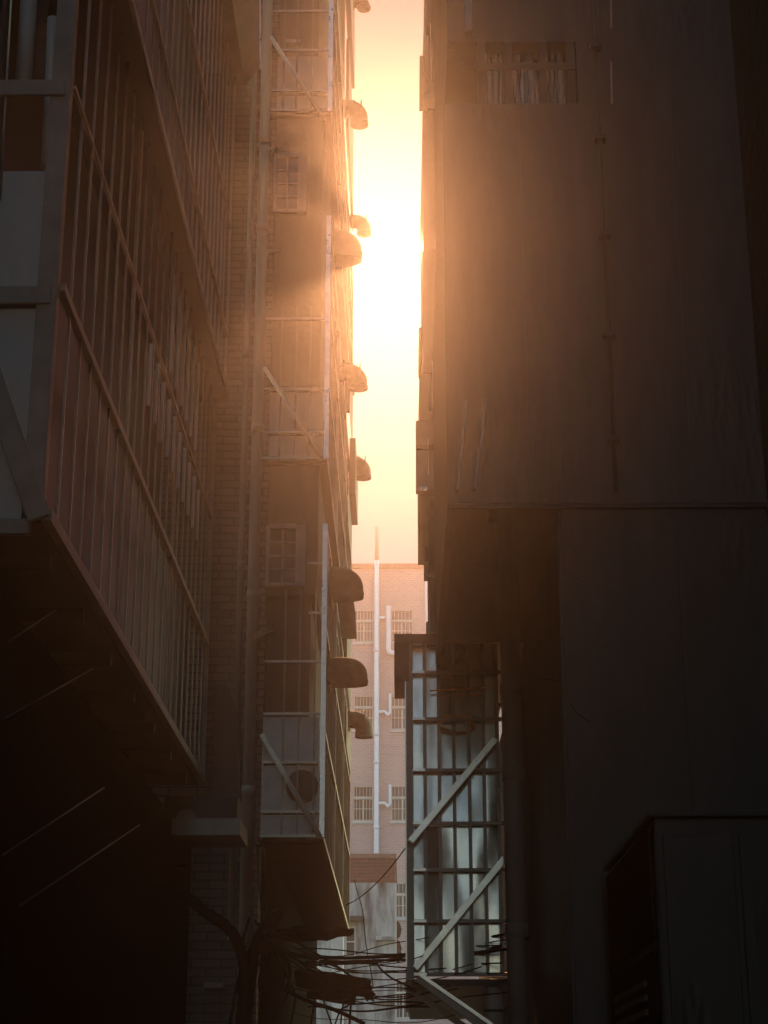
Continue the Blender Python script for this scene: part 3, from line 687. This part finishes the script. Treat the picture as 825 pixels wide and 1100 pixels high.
MB().bar((cx-.02, cy1-.18, 1.4), (cx-.02, cy1-.18, 1.55), .015).build('handle', 'bars', rw)

# ------------------------------------------------------------------ cables
def wire(label, p, q, sag, r=.006, name='overhead_cable', group='cables strung across the foot of the alley', wob=0.01, m='cable'):
    return tag(MB().tube(catenary(p, q, sag, 20, wob), r, 7).build(name, m), label, 'cable', group)
W = [
 ('thick black cable crossing the grey annex just under its window', (300, 1022, 13), (560, 1015, 10.9), .06, .012),
 ('cable rising from the annex to the lower right cage brace', (330, 1038, 14), (600, 988, 10.5), .05, .008),
 ('cable rising to the right below the slanting one, over the shiny panels', (330, 1032, 14), (605, 1000, 10.4), .07, .009),
 ('thin level cable across the annex, highest of the three close together', (335, 1030, 14), (540, 1036, 11), .03, .005),
 ('thin level cable across the annex, middle of the three close together', (335, 1036, 14), (540, 1044, 11), .03, .004),
 ('thin level cable across the annex, lowest of the three close together', (335, 1043, 14), (500, 1046, 11), .04, .004),
 ('cable crossing the dark bottom window of the pink building near its top', (340, 1058, 14), (470, 1060, 11.5), .02, .005),
 ('cable crossing the dark bottom window of the pink building at mid height', (340, 1066, 14), (470, 1067, 11.5), .02, .005),
 ('paired cable low over the dark bottom window of the pink building', (340, 1074, 14), (470, 1075, 11.5), .02, .006),
 ('lowest level cable, just above the bottom edge of the photo', (330, 1082, 14), (470, 1081, 11.5), .02, .007),
 ('cable sagging to the lower right cage foot from the thick black cable', (400, 1030, 14), (446, 1064, 11), .03, .007),
]
random.seed(33)
for k in range(12):
    y0 = random.uniform(1014, 1090); y1 = y0+random.uniform(-26, 22)
    wire('hair thin black cable among the many strung low across the grey annex', at(random.uniform(300, 345), y0, 13.2), at(random.uniform(455, 560), y1, 11.05), random.uniform(.02, .10), random.uniform(.0025, .005), wob=.014)
for lab, a, b_, sg, r in W: wire(lab, at(*a), at(*b_), sg, r)
wire('thin wire slanting up across the brick top of the annex to the cage brace', at(372, 972, 15), at(441, 903, 11.1), .06, .004, wob=0)
wire('thin wire falling steeply down the face of the concrete annex', at(380, 945, 18), at(400, 1060, 13), -.12, .004, wob=.01)
# tangle on the lower left
TG = 'loose cables tangled at the lower left corner'
T = [
 ('outermost looping cable of the tangle at lower left, bowing far left', [(278, 1000), (262, 1035), (252, 1070), (246, 1120)], .012),
 ('pale edged cable of the tangle dropping straight beside the outermost one', [(284, 1004), (270, 1040), (258, 1085), (252, 1120)], .01),
 ('cable looping over the middle of the tangle like a hook', [(276, 1003), (296, 1020), (308, 1028), (312, 1045), (308, 1062)], .011),
 ('short hooked cable inside the loop of the tangle', [(285, 1040), (290, 1025), (300, 1022), (306, 1032), (304, 1060)], .009),
 ('cable leaving the tangle to the right toward the plank', [(280, 1002), (300, 1018), (325, 1035), (345, 1048), (380, 1060)], .010),
 ('lowest cable curving away right from the tangle at the bottom edge', [(300, 1060), (330, 1075), (360, 1085), (392, 1100)], .014),
 ('thin cable hanging down past the underside of the lowest left cage', [(276, 905), (279, 950), (283, 990), (292, 1015)], .006),
 ('second thin cable hanging beside the cage underside at lower left', [(283, 905), (286, 960), (288, 1000), (286, 1040)], .006),
 ('thin twiggy cable end sticking up beside the plank at bottom centre', [(366, 1100), (368, 1082), (372, 1070), (378, 1062)], .006),
 ('crooked thin cable rising at the bottom beside the twiggy one', [(360, 1100), (366, 1085), (374, 1080), (384, 1066), (390, 1050)], .006),
]
random.seed(21)
LOOPS = ['slack cable of the tangle swinging left of the trunk', 'slack cable of the tangle hanging nearly straight down', 'slack cable of the tangle bellied toward the plank', 'thin cable of the tangle tied high under the cage', 'thin cable of the tangle crossing in front of the trunk', 'thin cable of the tangle running along the bottom edge', 'cable of the tangle looped back on itself beside the trunk', 'faint cable of the tangle furthest right before the plank']
for k, lab in enumerate(LOOPS):
    x0 = 268+5*k; x1 = 252+17*k
    T.append((lab, [(x0, 985+3*k), (x0+random.uniform(-14, 22), 1015), (x1+random.uniform(-10, 14), 1045+random.uniform(-8, 14)), (x1+random.uniform(-12, 12), 1075), (x1+random.uniform(-20, 20), 1125)], random.uniform(.005, .009)))
for i, (lab, pts, r) in enumerate(T):
    tag(MB().tube(spline([at(a, b_, 12.7+.1*(i % 4)) for a, b_ in pts], 8), r, 8).build('tangled_cable', 'cable'), lab, 'cable', TG)
tag(MB().tube(spline([at(262, 1120, 12.9), at(270, 1050, 12.9), at(276, 1010, 12.9), at(290, 990, 12.9), at(300, 980, 12.95)], 8), [.04, .04]+[.036+.006*(k % 2) for k in range(31)], 14).build('cable_trunk', 'cable'), 'thick black bundle of taped cables rising from the bottom left corner', 'cable bundle')
ptop = [(316, 1043), (326, 1041), (350, 1044), (376, 1049), (399, 1053)]
pend = [(398, 1058), (401, 1061), (399, 1064), (404, 1068), (401, 1071), (402, 1076), (397, 1074), (394, 1076), (391, 1071)]
pbot = [(372, 1069), (350, 1066), (331, 1063), (318, 1060)]
pk = MB().poly([at(a, b_, 12.8) for a, b_ in ptop+pend+pbot], .035, (0, 1, .1)).build('plank', 'shade')
tag(pk, 'dark splintered plank sticking out over the foot of the alley', 'plank')
MBp = MB().tube([at(330, 1068, 12.9), at(382, 1074, 12.9)], .03, 10).build('pole', 'cable'); tag(MBp, 'short dark pole under the splintered plank', 'pole')
hk = MB(); hk.bm.free(); hk.bm = bmesh.new()
bmesh.ops.create_icosphere(hk.bm, subdivisions=3, radius=1)
for v in hk.bm.verts:
    n_ = v.co.normalized(); v.co = Vector((n_.x*.30, n_.y*.18, n_.z*.06))*(1+.3*math.sin(n_.x*5+1)*math.cos(n_.z*4+n_.x*3)+.12*math.sin(n_.x*23)*math.sin(n_.y*17+n_.z*11))
hk.bm.transform(Matrix.Translation(at(335, 1003, 14.2)))
tag(hk.build('tarpaulin', 'shade'), 'sagging dark tarpaulin bundle under the lowest left cage', 'tarpaulin')

# ------------------------------------------------------------------ light, sky, air
SUN_E, SUN_COL, DENS, ANIS, EXPO = 2.3, (1.0, .425, .18), .0022, .895, .6
SKY_STR, SKY_AWAY, SKY_SUN, SKY_TOP = .15, (1.2, 1.12, .98), (.50, .17, .16), (6.2, 5.8, 2.5)
SUN_EL, SUN_AZ = R(27.5), R(-.35)     # azimuth clockwise from +Y
sd = Vector((math.sin(SUN_AZ)*math.cos(SUN_EL), math.cos(SUN_AZ)*math.cos(SUN_EL), math.sin(SUN_EL)))
sl = bpy.data.lights.new('sun', 'SUN'); sl.energy = SUN_E; sl.angle = R(.5); sl.color = SUN_COL
so = bpy.data.objects.new('sun', sl); col.objects.link(so); so.location = (0, 30, 40)
so.rotation_euler = (-sd).to_track_quat('-Z', 'Y').to_euler()
wd = bpy.data.worlds.new('World'); scn.world = wd; wd.use_nodes = True
nt = wd.node_tree; bg = nt.nodes['Background']
sk = nt.nodes.new('ShaderNodeTexSky'); sk.sky_type = 'NISHITA'; sk.sun_disc = False
sk.sun_elevation = SUN_EL; sk.sun_rotation = SUN_AZ; sk.air_density = 1.0; sk.dust_density = 0.2; sk.ozone_density = 1.0; sk.altitude = 0
# added sky tint: warm sunward, boosted overhead to brighten the alley, cooler away
tcw = nt.nodes.new('ShaderNodeTexCoord'); dp = nt.nodes.new('ShaderNodeVectorMath'); dp.operation = 'DOT_PRODUCT'
nt.links.new(tcw.outputs['Generated'], dp.inputs[0]); dp.inputs[1].default_value = sd
rpw = nt.nodes.new('ShaderNodeValToRGB'); nt.links.new(dp.outputs['Value'], rpw.inputs[0])
rpw.color_ramp.elements[0].position = 0.25; rpw.color_ramp.elements[0].color = (*SKY_AWAY, 1)
rpw.color_ramp.elements[1].position = 0.93; rpw.color_ramp.elements[1].color = (*SKY_SUN, 1)
ez = rpw.color_ramp.elements.new(.47); ez.color = (*SKY_TOP, 1)
rpw.color_ramp.elements[0].position = 0.05
mw = nt.nodes.new('ShaderNodeMix'); mw.data_type = 'RGBA'; mw.blend_type = 'MULTIPLY'; mw.inputs['Factor'].default_value = 1
nt.links.new(sk.outputs[0], mw.inputs[6]); nt.links.new(rpw.outputs[0], mw.inputs[7])
nt.links.new(mw.outputs[2], bg.inputs['Color']); bg.inputs['Strength'].default_value = SKY_STR

hz = MB().box((-12, -42, -1), (12, 70, 26)).build('haze', 'asphalt'); tag(hz, kind='stuff')  # added haze volume, stands in for lens glare round the sun
hm_ = bpy.data.materials.new('haze'); hm_.use_nodes = True
hn = hm_.node_tree; hn.nodes.remove(hn.nodes['Principled BSDF'])
pv = hn.nodes.new('ShaderNodeVolumePrincipled')
pv.inputs['Color'].default_value = (.95, .93, .9, 1); pv.inputs['Density'].default_value = DENS; pv.inputs['Anisotropy'].default_value = ANIS
hn.links.new(pv.outputs[0], hn.nodes['Material Output'].inputs['Volume'])
hz.data.materials.clear(); hz.data.materials.append(hm_)

scn.view_settings.view_transform = 'Standard'; scn.view_settings.look = 'None'
scn.view_settings.gamma = 1; scn.view_settings.exposure = EXPO; scn.view_settings.use_curve_mapping = False
cy = scn.cycles
scn.render.engine = 'CYCLES'
cy.use_denoising = True
cy.max_bounces = 8; cy.volume_bounces = 2; cy.sample_clamp_indirect = 8
